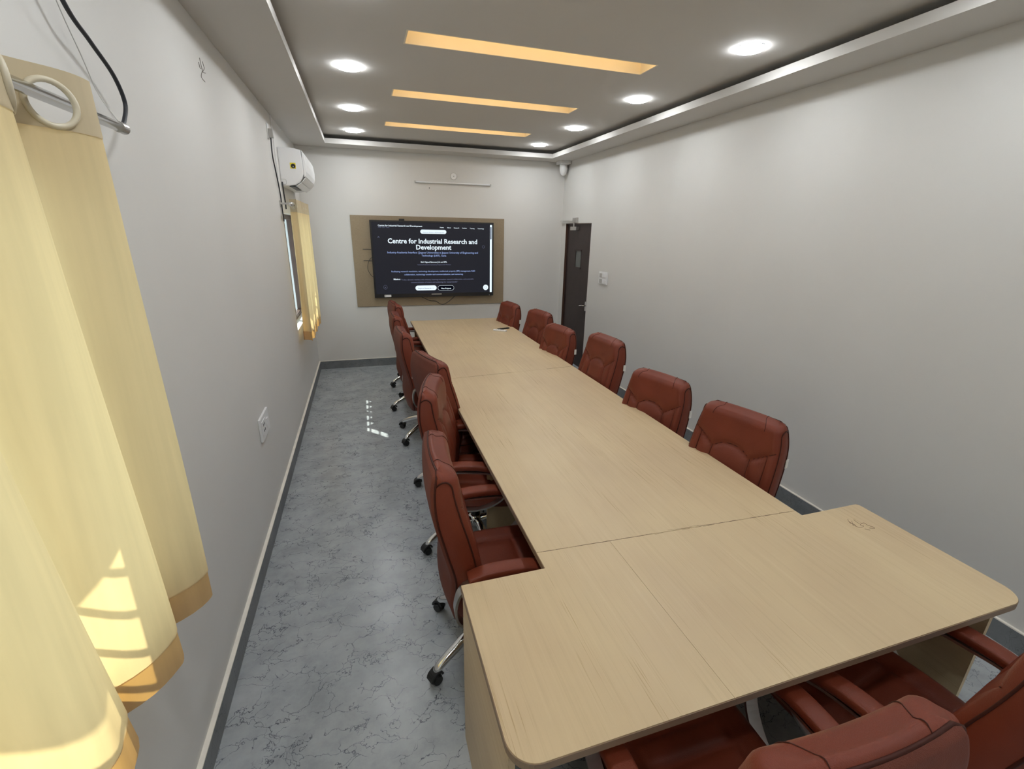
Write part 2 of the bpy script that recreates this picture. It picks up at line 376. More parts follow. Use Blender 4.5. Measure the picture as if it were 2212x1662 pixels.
# ------------------------------------------------------------------ curtains
def curtain(y_end_top, y_end_bot, per_top, per_bot, nper, x0, amp, label, grp, rod_z, R, first=.30, ztop=2.245, zb=.79, sub=18, phase=0, narrow=False):
    t = empty('curtain', (x0, (y_end_top+y_end_bot)/2, ztop)); tag(t, label, 'curtain', grp)
    nu = int(nper*sub)
    def P(u, v, dz=0, dx=0):                     # u 0 at far edge, v 0 bottom 1 top
        z = zb+(ztop-zb)*v
        per = per_bot+(per_top-per_bot)*v; y = y_end_bot+(y_end_top-y_end_bot)*v-u*per
        ph = 2*PI*u+phase
        ampv = amp*(.85+.15*(1-v)*1.6)*(1+.10*math.sin(5*u+1))
        x = x0+ampv*math.cos(ph-.55*math.sin(ph))+.006*math.sin(9*u+4*v)*(1-v)
        y += .012*math.sin(2*ph)*(1-v)
        return Vector((x+dx, y, z+dz))
    def sheet(name, v0, v1, nv, mat, dx=0):
        bm = bmesh.new(); g = []
        for j in range(nv+1):
            v = v0+(v1-v0)*j/nv
            g.append([bm.verts.new(P(nper*i/nu, v, 0, dx)) for i in range(nu+1)])
        for j in range(nv):
            for i in range(nu): bm.faces.new((g[j][i], g[j][i+1], g[j+1][i+1], g[j+1][i]))
        return local(link(name, bm, mat, smooth=True), t)
    vh = (.885-zb)/(ztop-zb); vt = (ztop-.115-zb)/(ztop-zb)
    sheet('panel', vh, vt, 30, M_curt)
    sheet('hem_band', 0, vh+.004, 4, M_hem, -.003)
    # header with round openings where the rings sit
    bm = bmesh.new(); C = []; u = first
    while u < nper:
        best = min([u-.12+.24*i/40 for i in range(41)], key=lambda q: abs(P(q, .95).x-.098))
        e = (P(best+.01, .95)-P(best-.01, .95)); e.z = 0; e.normalize(); p = P(best, .95); C.append((Vector((p.x, p.y, rod_z-.010)), e, best)); u += .5
    NX, NZ = int(nper*56), 34; g = {}
    for j in range(NZ+1):
        for i in range(NX+1): g[i, j] = P(nper*i/NX, vt-.002+(1.002-vt)*j/NZ, 0, .0015)
    V = {k: bm.verts.new(v) for k, v in g.items()}
    for j in range(NZ):
        for i in range(NX):
            c = (g[i, j]+g[i+1, j+1])/2; u_ = nper*(i+.5)/NX
            if any(abs(u_-cu) < .3 and math.hypot((c-cc_).dot(ce), c.z-cc_.z) < R*.93 for cc_, ce, cu in C): continue
            bm.faces.new((V[i, j], V[i+1, j], V[i+1, j+1], V[i, j+1]))
    for v in [v for v in bm.verts if not v.link_faces]: bm.verts.remove(v)
    local(link('header_band', bm, M_head, smooth=True), t)
    for c, e, _ in C:
        bm = bmesh.new(); tube(bm, [c+e*math.cos(a)*R+Vector((0, 0, 1))*math.sin(a)*R for a in [2*PI*i/28 for i in range(28)]], .0065, 8, closed=True)
        local(link('ring', bm, M_ring, smooth=True), t)
    return t
curtain(1.455, 1.455, .36, .272, 4.4, .090, .046, 'large cream curtain hanging at the near left window, closest to the camera', None, 2.186, .044)
curtain(6.28, 6.12, .185, .165, 6.0, .098, .044, 'cream curtain on the far left window below the air conditioner', None, 2.135, .026, ztop=2.185, zb=.80, sub=14)
def rod(name, y0, y1, z, label, brackets, caps=True):
    t = empty(name, (.098, y0, z)); tag(t, label, 'curtain rod')
    bm = bmesh.new(); tube(bm, [(.098, y0, z), (.098, y1-.03, z)], .0125, 16); local(link('pole', bm, M_chrome, smooth=True), t)
    bm = bmesh.new(); cyl(bm, (.098, y1-.03, z), (0, 1, 0), .0145, .0145, .034, 20); local(link('end_cap', bm, M_alu, smooth=False), t)
    for y in brackets:
        bm = bmesh.new(); box(bm, .0005, .006, y-.014, y+.014, z-.03, z+.03, .001); box(bm, .006, .086, y-.012, y+.012, z-.004, z+.012, .001)
        tube(bm, [(.098+.017*math.cos(a), y, z+.017*math.sin(a)) for a in [i*2*PI/16 for i in range(16)]], .004, 6, closed=True)
        local(link('bracket', bm, M_alu), t)
    return t
rod('curtain_rod', -.55, 1.685, 2.186, 'chrome curtain rod through the near curtain, its end showing beside the cable', [-.4])
rod('curtain_rod', 5.04, 6.5, 2.135, 'metal curtain rod on a bracket under the air conditioner', [5.09, 6.45])

# ------------------------------------------------------------------ cables at the near window, wall marks
bm = bmesh.new(); tube(bm, catmull([(.03, 1.50, 2.885), (.04, 1.545, 2.62), (.05, 1.631, 2.452), (.05, 1.73, 2.418-.02), (.052, 1.826, 2.345), (.05, 1.872, 2.285), (.05, 1.84, 2.232), (.06, 1.775, 2.200), (.09, 1.70, 2.188)], 8), .0058, 10)
tag(link('cable', bm, M_cable, smooth=True), 'thick dark cable hanging in a loop to the end of the near curtain rod', 'cable')
bm = bmesh.new(); tube(bm, catmull([(.02, 1.62, 2.60), (.015, 1.684, 2.47), (.02, 1.74, 2.36), (.03, 1.76, 2.28), (.09, 1.69, 2.200)], 6), .0014, 6)
tag(link('string', bm, M_whiteg, smooth=True), 'thin grey string running down the wall to the near rod end', 'string')
def scribble(name, cx, parent, rad=.0012, mat=M_cable):
    bm = bmesh.new()
    for line in cx: tube(bm, catmull(line, 4), rad, 5)
    return link(name, bm, mat, parent)
def wp(px, py): p = at(px, py, 0, .0012); return (p.x, p.y, p.z)
M_pencil = paint('pencil_line', (.22, .20, .18), .7)
scribble('pencil_mark', [[wp(431, 125), wp(434, 140), wp(437, 152), wp(435, 166), wp(443, 177)], [wp(437, 133), wp(441, 148), wp(438, 156), wp(444, 158)], [wp(429, 134), wp(432, 146), wp(436, 149)]], wl, .0016, M_pencil)

# junction, cable and air conditioner on left wall
t = empty('junction_box', (0, 4.925, 2.71)); tag(t, 'small pale socket box high on the left wall before the air conditioner', 'socket')
local(bx('back_plate', M_white, .0005, .008, 4.885, 4.965, 2.655, 2.775, bev=.002), t)
local(bx('plug', M_whiteg, .008, .045, 4.90, 4.945, 2.665, 2.735, bev=.004), t)
bm = bmesh.new(); tube(bm, catmull([(.02, 4.925, 2.665), (.015, 4.92, 2.53), (.014, 4.99, 2.42), (.012, 5.07, 2.31), (.012, 5.12, 2.20), (.012, 5.115, 2.08), (.012, 5.13, 1.98)], 8), .0055, 8)
tag(link('cable', bm, M_cable, smooth=True), 'dark power cable running down the left wall past the far curtain bracket', 'cable')
bm = bmesh.new(); box(bm, .0005, .011, 5.155, 5.175, 2.07, H-.001, .001)
tag(link('trunking', bm, M_white), 'slim white cable trunking on the left wall beside the air conditioner', 'trunking')

AY0, AY1 = 5.35, 6.34
ac = empty('air_conditioner', (0, (AY0+AY1)/2, 2.47)); tag(ac, 'white split air conditioner high on the left wall above the far curtain', 'air conditioner')
def extr(bm, prof, y0, y1):
    A = [bm.verts.new((x, y0, z)) for x, z in prof]; B = [bm.verts.new((x, y1, z)) for x, z in prof]; n = len(prof)
    fs = [bm.faces.new(A), bm.faces.new(B[::-1])]+[bm.faces.new((A[k], B[k], B[(k+1) % n], A[(k+1) % n])) for k in range(n)]
    bmesh.ops.recalc_face_normals(bm, faces=fs); return fs
prof = [(.001, 2.655), (.08, 2.657), (.15, 2.652), (.205, 2.640), (.212, 2.56), (.214, 2.48), (.212, 2.425), (.196, 2.385), (.170, 2.350), (.130, 2.326), (.075, 2.315), (.001, 2.312)]
bm = bmesh.new(); extr(bm, prof, AY0, AY1); bmesh.ops.bevel(bm, geom=[e for e in bm.edges if abs(e.verts[0].co.y-e.verts[1].co.y) < 1e-5], offset=.006, segments=2, affect='EDGES')
local(link('body', bm, M_white), ac)
bm = bmesh.new(); n = 12                                       # bowed front panel
pf = [(.213, 2.642), (.234, 2.60), (.243, 2.52), (.240, 2.45), (.226, 2.405), (.214, 2.400)]
extr(bm, pf, AY0+.004, AY1-.004); bmesh.ops.bevel(bm, geom=[e for e in bm.edges], offset=.003, segments=1, affect='EDGES')
local(link('front_panel', bm, M_white), ac)
for q, (xa, za, xb, zb_) in enumerate(((.222, 2.398, .186, 2.358), (.180, 2.352, .130, 2.318))):
    bm = bmesh.new(); extr(bm, [(xa, za), (xb, zb_), (xb+.004, zb_-.006), (xa+.004, za-.006)], AY0+.03, AY1-.03); local(link('louver', bm, M_white), ac)
local(bx('air_slot', M_black, .070, .118, AY0+.02, AY0+.60, 2.309, 2.3165), ac)
s = local(bx('sticker', M_yellow, .100, .150, AY0-.0015, AY0-.0004, 2.47, 2.522), ac)
bm = bmesh.new(); cyl(bm, (.127, AY0-.0024, 2.494), (0, 1, 0), .0205, .0205, .001, 24); local(link('sticker_disc', bm, M_black), ac)
bm = bmesh.new(); cyl(bm, (.127, AY0-.0030, 2.488), (0, 1, 0), .006, .006, .0006, 12); local(link('sticker_dot', bm, M_whiteg), ac)
bm = bmesh.new(); tube(bm, catmull([(.004, AY0-.001, 2.372), (.040, AY0-.001, 2.372), (.048, AY0-.001, 2.362), (.048, AY0-.001, 2.335), (.04, AY0-.001, 2.327), (.01, AY0-.001, 2.327)], 4), .0014, 6)
local(link('knockout_line', bm, M_whiteg), ac)
bm = bmesh.new(); tube(bm, catmull([(.012, AY0-.003, 2.345), (.014, AY0-.012, 2.30), (.012, AY0+.01, 2.24), (.010, AY0+.05, 2.16), (.008, AY0+.06, 2.1)], 6), .006, 8)
tag(link('drain_hose', bm, M_cable, smooth=True), 'dark hose from the underside of the air conditioner', 'hose')

def plate(name, label, axis_x, y0, y1, z0, z1, face, rows):
    cx = axis_x; t = empty(name, (cx, (y0+y1)/2, (z0+z1)/2)); tag(t, label, 'switch')
    s = face; x0, x1 = sorted((cx+s*.0005, cx+s*.014)); local(bx('plate', M_white, x0, x1, y0, y1, z0, z1, bev=.003), t)
    return t
t = plate('switchboard', 'white switch and socket plate on the right wall beside the dark door', W, 5.325, 5.545, 1.30, 1.455, -1, 0)
for i in range(2):
    local(bx('rocker_switch', M_white, W-.024, W-.014, 5.36+i*.045, 5.395+i*.045, 1.39, 1.435, bev=.002), t)
local(bx('fan_regulator', M_whiteg, W-.019, W-.014, 5.46, 5.52, 1.385, 1.435, bev=.002), t)
local(bx('socket_face', M_whiteg, W-.018, W-.014, 5.45, 5.52, 1.315, 1.365, bev=.002), t)
for i in range(2): local(bx('rocker_switch', M_white, W-.021, W-.014, 5.35+i*.04, 5.38+i*.04, 1.315, 1.36, bev=.002), t)
t = plate('wall_socket', 'white twin socket plate low on the left wall', 0, 2.985, 3.235, .640, .790, 1, 0)
local(bx('socket_face', M_white, .014, .017, 3.01, 3.11, .665, .765, bev=.001), t)
for dy, dz in ((3.045, .735), (3.075, .735), (3.045, .698), (3.075, .698)): local(bx('pin_hole', M_black, .0165, .018, dy-.006, dy+.006, dz-.008, dz+.008), t)
local(bx('rocker_switch', M_white, .014, .021, 3.14, 3.18, .69, .74, bev=.002), t)

# ------------------------------------------------------------------ screen wall
bd = bx('backing_board', M_board, .585, 2.716, L-.020, L-.0005, .876, 2.094, bev=.001)
tag(bd, 'brown laminate backing board on the far wall behind the screen', 'wall panel')
TX0, TX1, TZ0, TZ1 = .826, 2.538, 1.005, 2.036; TYF = L-.085
tv = empty('television', ((TX0+TX1)/2, TYF, TZ0)); tag(tv, 'large black wall screen showing a dark website page', 'television')
bm = bmesh.new(); box(bm, TX0, TX1, TYF, TYF+.05, TZ0, TZ1, .004); box(bm, TX0+.5, TX1-.5, TYF+.05, L-.0205, TZ0+.3, TZ1-.3); local(link('housing', bm, M_black), tv)
bm = bmesh.new(); y0, y1 = TYF-.006, TYF-.0004
box(bm, TX0, TX1, y0, y1, TZ1-.020, TZ1); box(bm, TX0, TX1, y0, y1, TZ0, TZ0+.050)
box(bm, TX0, TX0+.022, y0, y1, TZ0+.050, TZ1-.020); box(bm, TX1-.022, TX1, y0, y1, TZ0+.050, TZ1-.020)
bz = local(link('bezel', bm, M_black), tv)
scr = local(bx('screen', M_screen, TX0+.022, TX1-.022, TYF-.003, TYF-.0004, TZ0+.050, TZ1-.020), tv)
def onscreen(o): o.parent = scr; o.location = (0, 0, 0); return o      # scr is already placed in room coordinates by its own offset
def Z5(zx, zy): return at(740+zx/5.195, 360+zy/5.195, 1, TYF-.0035)
def text(s, x0z, x1z, yz, mat, bold=0., y1z=None, hz=None, yy=-.0042):
    cu = bpy.data.curves.new('text', 'FONT'); cu.body = s; cu.align_x = 'CENTER'; cu.align_y = 'CENTER'; cu.size = 1; cu.offset = bold; cu.resolution_u = 2
    o = bpy.data.objects.new('text_tmp', cu); COL.objects.link(o)
    bpy.context.view_layer.update()
    me = bpy.data.meshes.new_from_object(o.evaluated_get(bpy.context.evaluated_depsgraph_get())); bpy.data.objects.remove(o)
    xs = [v.co.x for v in me.vertices]; ys = [v.co.y for v in me.vertices]
    a, b = Z5(x0z, yz), Z5(x1z, y1z if y1z is not None else yz)
    s_ = (b.x-a.x)/(max(xs)-min(xs)); cx = (max(xs)+min(xs))/2; cy = .30
    sy = s_ if hz is None else hz
    for v in me.vertices: v.co = ((v.co.x-cx)*s_+(a.x+b.x)/2, TYF+yy, (v.co.y-cy)*sy+(a.z+b.z)/2)
    me.name = 'lettering'; me.materials.append(mat); oo = bpy.data.objects.new('lettering', me); COL.objects.link(oo)
    oo.parent = scr; return oo
def pill(name, x0z, x1z, yz0, yz1, mat, yy=-.0038, rr=1.0, ring=None):
    a, b = Z5(x0z, yz0), Z5(x1z, yz1); x0, x1, z1, z0 = a.x, b.x, a.z, b.z
    r = min((z1-z0), (x1-x0))/2*rr; poly = []
    for cx, cz, a0 in ((x1-r, z1-r, 0), (x0+r, z1-r, PI/2), (x0+r, z0+r, PI), (x1-r, z0+r, 1.5*PI)):
        for i in range(9): th = a0+PI/2*i/8; poly.append((cx+r*math.cos(th), cz+r*math.sin(th)))
    bm = bmesh.new()
    if ring: tube(bm, [(x, TYF+yy, z) for x, z in poly], ring, 4, closed=True, section=None)
    else: bm.faces.new([bm.verts.new((x, TYF+yy, z)) for x, z in poly])
    o = link(name, bm, mat, scr); return o
text('Centre for Industrial Research and Development', 395, 893, 652, M_tw, .018, y1z=664)
text('CIRD - JUET, Guna', 397, 523, 674, M_tg, y1z=678)
for s, a, b, y in (('Home', 1093, 1135, 679), ('About', 1173, 1215, 682), ('Research', 1250, 1308, 685), ('Facilities', 1343, 1393, 688), ('Training', 1428, 1480, 691), ('Technology', 1515, 1586, 693)):
    text(s, a, b, y, M_tw, .01)
pill('badge', 871, 1165, 707, 758, M_tw)
text('Advanced Research & Development', 900, 1138, 733, M_td, 0, y1z=737, yy=-.0046)
text('Centre for Industrial Research and', 505, 1510, 812, M_tw, .022, y1z=828)
text('Development', 825, 1220, 884, M_tw, .022, y1z=890)
text('Industry-Academia Interface | Jaypee Universities at Jaypee University of Engineering and', 502, 1518, 950, M_tb, .012, y1z=966)
text('Technology (JUET), Guna', 887, 1163, 991, M_tb, .012, y1z=995)
text('MoU Signed Between JUs and IIPR,', 878, 1172, 1065, M_tw, .02, y1z=1068)
text('Technical Professional Consultancy Projects under Members', 840, 1215, 1096, M_tg, .0, y1z=1099)
text('Facilitating research translation, technology development, intellectual property (IPR) management, R&D', 548, 1487, 1168, M_tb, .01, y1z=1170)
text('collaboration, technology transfer and commercialization, and mentoring.', 693, 1353, 1203, M_tb, .01, y1z=1205)
text('Mission:', 573, 648, 1259, M_tw, .03)
text('"To be a dynamic interface with industry, fostering innovation, research collaboration, and sustainable', 655, 1470, 1260, M_tg, .006, y1z=1262)
text('commercialization of science and technology for mutual benefit."', 767, 1293, 1291, M_tg, .006, y1z=1292)
pill('button', 817, 1056, 1337, 1387, M_tw)
text('Explore Research  >', 850, 1020, 1362, M_td, .01, yy=-.0046)
pill('button', 1070, 1250, 1337, 1387, M_tk)
pill('button_outline', 1070, 1250, 1337, 1387, M_tw, yy=-.0042, ring=.0016)
text('View Projects', 1105, 1217, 1362, M_tw, .03, yy=-.0046)
pill('round_button', 1577, 1634, 1326, 1386, M_tw)
pill('bell_icon', 1594, 1616, 1345, 1368, M_td, yy=-.0042, ring=.0016)
pill('faint_icon', 460, 502, 1333, 1377, M_tg, ring=.0013)
text('1', 477, 483, 1355, M_tg, .02, hz=.016)
pill('faint_icon', 1567, 1594, 888, 916, M_tg, ring=.0013)
text('A', 390, 416, 785, M_tg, 0, hz=.024)
pill('scroll_bar', 1654, 1674, 655, 1410, M_tw, rr=.7)
pill('scroll_thumb', 1657, 1671, 680, 818, M_td, yy=-.0042, rr=.8)
bm = bmesh.new(); p = at(862, 476, 1, TYF); box(bm, 1.213, 1.285, TYF+.002, TYF+.035, TZ1+.0005, TZ1+.024, .003); local(link('camera_bar', bm, M_black), tv)
p, q = Z5(471, 1441), Z5(548, 1464); local(bx('sticker', M_white, p.x, q.x, TYF-.0075, TYF-.0062, q.z, p.z), tv)
p = Z5(484, 1452); bm = bmesh.new(); cyl(bm, (p.x, TYF-.0082, p.z), (0, 1, 0), .006, .006, .0006, 14); local(link('sticker_dot', bm, M_black), tv)
p = Z5(1646, 1440); bm = bmesh.new(); cyl(bm, (p.x, TYF-.0075, p.z), (0, 1, 0), .006, .006, .0012, 14); local(link('power_led', bm, M_whiteg), tv)
p, q = Z5(1000, 1427), Z5(1112, 1434); local(bx('badge_plate', M_whiteg, p.x, q.x, TYF-.0070, TYF-.0061, q.z, p.z), tv)
bm = bmesh.new(); tube(bm, catmull([(1.44, L-.045, 1.02), (1.487, L-.03, .995), (1.592, L-.026, .943), (1.68, L-.026, .930), (1.746, L-.026, .890), (1.80, L-.026, .885), (1.878, L-.026, .925), (1.955, L-.03, .991), (1.99, L-.045, 1.02)], 6), .0042, 8)
tag(link('cable', bm, M_cable, smooth=True), 'dark cable hanging below the wall screen', 'cable')
rt = empty('router', (.83, L-.04, 1.5)); tag(rt, 'black wifi router behind the left edge of the screen, two antennas showing', 'router')
local(bx('case', M_black, .835, .95, L-.045, L-.0205, 1.45, 1.72, bev=.004), rt)
for z in (1.655, 1.505):
    bm = bmesh.new(); tube(bm, [(.838, L-.04, z), (.715, L-.04, z+.004)], .0042, 8); local(link('antenna', bm, M_black), rt)
bm = bmesh.new(); tube(bm, catmull([(.83, L-.03, 1.55), (.80, L-.026, 1.53), (.765, L-.026, 1.45), (.765, L-.026, 1.38), (.80, L-.026, 1.31), (.84, L-.03, 1.28)], 6), .0025, 6)
tag(link('cable', bm, M_cable, smooth=True), 'thin dark wire looping out behind the left edge of the screen', 'cable')
# tube batten, hook, specks
bt = empty('tube_light', (1.98, L, 2.54)); tag(bt, 'slim unlit white batten light high on the far wall', 'wall light')
bm = bmesh.new(); box(bm, 1.450, 2.512, L-.020, L-.0005, 2.529, 2.549, .003); o = link('batten', bm, M_white); local(o, bt)
bm = bmesh.new(); tube(bm, [(1.46, L-.030, 2.537), (2.50, L-.030, 2.537)], .010, 12); local(link('tube', bm, M_white, smooth=True), bt)
for x in (1.448, 2.496): local(bx('end_cap', M_whiteg, x, x+.018, L-.042, L-.0205, 2.526, 2.549), bt)
hk = empty('ceiling_rose', (1.985, L, 2.628)); tag(hk, 'small round white wall rose above the batten light', 'wall fitting')
bm = bmesh.new(); cyl(bm, (1.985, L-.0005, 2.628), (0, -1, 0), .045, .040, .012, 28); local(link('rose_plate', bm, M_white), hk)
bm = bmesh.new(); tube(bm, [(1.985+.043*math.cos(a), L-.006, 2.628+.043*math.sin(a)) for a in [i*2*PI/28 for i in range(28)]], .003, 6, closed=True); local(link('rim', bm, M_whiteg), hk)
bm = bmesh.new(); cyl(bm, (1.988, L-.013, 2.628), (0, -1, 0), .007, .006, .008, 12); local(link('screw', bm, M_whiteg), hk)
bm = bmesh.new(); cyl(bm, (1.649, L-.0005, 2.467), (0, -1, 0), .006, .004, .01, 10); tag(link('wall_screw', bm, M_cable), 'small dark screw in the far wall below the batten light', 'screw')

# cctv camera
cc = empty('security_camera', (3.555, 6.72, H)); tag(cc, 'white dome security camera under the ceiling corner by the door', 'security camera')
local(bx('mount', M_white, 3.475, 3.635, 6.64, 6.80, H-.045, H-.0005, bev=.004), cc)
bm = bmesh.new(); lathe(bm, (3.555, 6.72, H-.045), [(.055, 0), (.056, -.05), (.052, -.085), (.040, -.118), (.022, -.14), (.006, -.147)], 28); local(link('dome', bm, M_white, smooth=True), cc)
dv = Vector((-.35, -1, -.45)).normalized(); bm = bmesh.new(); cyl(bm, Vector((3.555, 6.72, H-.125))+dv*.030, dv, .024, .020, .012, 20); local(link('lens', bm, M_black), cc)
local(bx('grommet', M_white, 3.60, 3.625, 6.75, 6.78, H-.17, H-.046), cc)

# ------------------------------------------------------------------ table
TT = .75; XL, XR, YF, YJ, WL_, WR_, YN = 1.257, 2.493, 6.315, 1.304, .941, 2.829, .688
tb = empty('conference_table', (1.87, 3.4, 0)); tag(tb, 'long beige laminate conference table with a wider T end nearest the camera', 'table')
def slab(name, poly, z0=TT-.026, z1=TT, mat=M_wood):
    bm = bmesh.new(); fs = prism(bm, poly, z0, z1); o = link(name, bm, mat)
    return local(o, tb)
g = .0012; xs = 1.568; ysL, ysR = 1.395, 1.340; yfL, yfR = 3.66, 3.765
def arc(cx, cy, r, a0, a1, n=10): return [(cx+r*math.cos(a0+(a1-a0)*i/n), cy+r*math.sin(a0+(a1-a0)*i/n)) for i in range(n+1)]
def lerp(a, b, t): return a+(b-a)*t
ysm = lerp(ysL, ysR, (xs-XL)/(XR-XL))
slab('top_panel', [(XL, YJ), (WL_, YJ)]+arc(WL_+.075, YN+.075, .075, PI, 1.5*PI)+[(xs-g/2, YN), (xs-g/2, ysm-g), (XL, ysL-g)])
slab('top_panel', [(xs+g/2, ysm-g), (xs+g/2, YN)]+arc(WR_-.075, YN+.075, .075, 1.5*PI, 2*PI)+arc(WR_-.02, YJ-.02, .02, 0, PI/2, 4)+[(XR, YJ), (XR, ysR-g)])
slab('top_panel', [(XL, ysL+g), (XR, ysR+g), (XR, yfR-g), (XL, yfL-g)])
slab('top_panel', [(XL, yfL+g), (XR, yfR+g), (XR, YF), (XL, YF)])
def outline(): return [(XL, YJ), (WL_, YJ)]+arc(WL_+.075, YN+.075, .075, PI, 1.5*PI)+arc(WR_-.075, YN+.075, .075, 1.5*PI, 2*PI)+[(WR_, YJ), (XR, YJ), (XR, YF), (XL, YF)]
# dark worn edge of the board: thin band under the laminate
bm = bmesh.new(); pts = outline(); n = len(pts); e = .0022
for i in range(n):
    (x0, y0), (x1, y1) = pts[i], pts[(i+1) % n]; dx, dy = x1-x0, y1-y0; l = math.hypot(dx, dy); nx, ny = dy/l, -dx/l
    cx, cy = (x0+x1)/2, (y0+y1)/2
    A = [bm.verts.new(v) for v in ((x0, y0, TT-.003), (x1, y1, TT-.003), (x1, y1, TT-.0265), (x0, y0, TT-.0265))]
    s = e*(-1 if False else 1)
    B = [bm.verts.new((v.co.x+s*nx, v.co.y+s*ny, v.co.z)) for v in A]
    bm.faces.new(A); bm.faces.new(B[::-1])
    for k in range(4): bm.faces.new((A[k], A[(k+1) % 4], B[(k+1) % 4], B[k]))
for v in bm.verts: pass
ed = local(link('edge_band', bm, M_edge), tb)
ed['label'] = 'brown edge band of the table top'
# panels
ZT = TT-.0266
def leg(x0, x1, y0, y1): return local(bx('leg_panel', M_wood, x0, x1, y0, y1, 0, ZT), tb)
leg(WL_+.004, WL_+.022, .745, YJ-.004); leg(WR_-.10, WR_-.082, .72, YJ-.01)
leg(XL+.075, XR-.075, 2.45, 2.468); leg(XL+.05, XR-.05, 3.30, 3.318); leg(XL+.05, XR-.05, 4.8, 4.818); leg(XL+.04, XR-.04, YF-.05, YF-.032)
local(bx('modesty_panel', M_wood, WL_+.023, WR_-.101, 1.26, 1.278, .12, ZT), tb)
local(bx('modesty_panel', M_wood, 1.866, 1.884, 2.469, 6.26, .25, ZT), tb)
tp = lambda px, py: tuple(at(px, py, 2, TT+.0003))
sc1 = [[tp(1831, 1122), tp(1836, 1130), tp(1845, 1133), tp(1850, 1138)], [tp(1834, 1127), tp(1848, 1137), tp(1858, 1140), tp(1866, 1137), tp(1858, 1134), tp(1866, 1130), tp(1874, 1135), tp(1886, 1139), tp(1889, 1142), tp(1878, 1141)], [tp(1844, 1123), tp(1850, 1128), tp(1857, 1132)], [tp(1868, 1143), tp(1880, 1146)], [tp(1840, 1126), tp(1843, 1136)]]
M_pen = paint('brown_pen_line', (.20, .12, .08), .7)
local(scribble('pencil_mark', sc1, None, .0009, M_pen), tb)
M_seam = paint('worn_seam_brown', (.16, .10, .07), .8)
bm = bmesh.new(); random.seed(3)
for i in range(60):
    a = random.random(); b = a+random.uniform(.01, .05)
    if a > .38 and a < .62: off = random.uniform(-.006, .010)
    else: off = random.uniform(-.0015, .0015)
    if b > .98: continue
    pa = (lerp(XL, XR, a), lerp(ysL, ysR, a)+off, TT+.0001); pb = (lerp(XL, XR, b), lerp(ysL, ysR, b)+off*.6, TT+.0001)
    tube(bm, [pa, pb], .0006 if off < .003 and off > -.003 else .0004, 4)
local(link('worn_joint', bm, M_seam), tb)['kind'] = 'stuff'
for a0, a1 in ((.0, .03), (.18, .5), (.78, .98)):
    bm = bmesh.new(); tube(bm, [(lerp(XL, XR, a0), lerp(yfL, yfR, a0), TT), (lerp(XL, XR, a1), lerp(yfL, yfR, a1), TT)], .0009, 4)
    local(link('worn_joint', bm, M_seam), tb)

# remote and marker on the table
rm = empty('remote_control', (2.262, 5.43, TT)); rm.rotation_euler = (0, 0, .95); tag(rm, 'small white remote lying at the far end of the table', 'remote control')
bm = bmesh.new(); box(bm, -.022, .022, -.085, .085, 0, .018, .007); link('case', bm, M_white, rm)
for i in range(4): bx('button', M_whiteg, -.008, .008, -.05+i*.03, -.035+i*.03, .018, .0195, rm)
mk = empty('remote_control', (2.335, 5.53, TT)); mk.rotation_euler = (0, 0, -1.25); tag(mk, 'slim black remote lying behind the white one on the table', 'remote control')
bm = bmesh.new(); box(bm, -.016, .016, -.085, .085, 0, .015, .005); link('case', bm, M_black, mk)
for i in range(4): bx('button', M_rubber, -.005, .005, -.05+i*.03, -.038+i*.03, .015, .0162, mk)

# ------------------------------------------------------------------ office chair (faces +Y, origin on the floor under the column)
SH = .08                                            # seat and back sit this far ahead of the old back offset
def smooth(t): t = max(0, min(1, t)); return t*t*(3-2*t)
def interp(tab, z):
    if z <= tab[0][0]: return tab[0][1]
    for (a, va), (b, vb) in zip(tab, tab[1:]):
        if z <= b: return va+(vb-va)*smooth((z-a)/(b-a)) if False else va+(vb-va)*(z-a)/(b-a)
    return tab[-1][1]
def spline_tab(tab, z):                             # smooth interpolation
    n = len(tab)
    for i in range(n-1):
        if z <= tab[i+1][0] or i == n-2:
            (x0, y0), (x1, y1) = tab[i], tab[i+1]; t = max(0, min(1, (z-x0)/(x1-x0)))
            ym = tab[i-1][1] if i else y0; yp = tab[i+2][1] if i+2 < n else y1
            m0 = (y1-ym)/2; m1 = (yp-y0)/2
            return (2*t**3-3*t*t+1)*y0+(t**3-2*t*t+t)*m0+(-2*t**3+3*t*t)*y1+(t**3-t*t)*m1
BZ0, BZ1 = .34, 1.08
REAR = [(.35, -.305), (.46, -.322), (.60, -.318), (.75, -.352), (.90, -.384), (1.0, -.388), (1.08, -.376)]
FRONT = [(.35, -.215), (.46, -.205), (.60, -.203), (.70, -.218), (.80, -.242), (.90, -.270), (1.0, -.292), (1.08, -.300)]
HWT = [(.34, .195), (.45, .228), (.60, .245), (.80, .248), (.95, .238), (1.08, .216)]
def hw(z):
    b = spline_tab(HWT, z); r = .036
    if z > BZ1-r: b -= r-math.sqrt(max(0, r*r-(z-(BZ1-r))**2))
    if z < BZ0+r: b -= r-math.sqrt(max(0, r*r-((BZ0+r)-z)**2))
    return b
def segd(px, pz, a, b):
    ax, az = a; bx_, bz_ = b; dx, dz = bx_-ax, bz_-az; t = max(0, min(1, ((px-ax)*dx+(pz-az)*dz)/(dx*dx+dz*dz)))
    return math.hypot(px-ax-t*dx, pz-az-t*dz)
ARCH = [(-.110, .855), (-.06, .888), (0, .898), (.06, .888), (.110, .855)]
GRV = [((-.25, .950), (-.110, .855)), ((.25, .950), (.110, .855)), ((-.110, .855), (-.130, .40)), ((.110, .855), (.130, .40)),
       ((-.195, .912), (-.205, .42)), ((.195, .912), (.205, .42))]+list(zip(ARCH, ARCH[1:]))
NU, NV = 44, 60
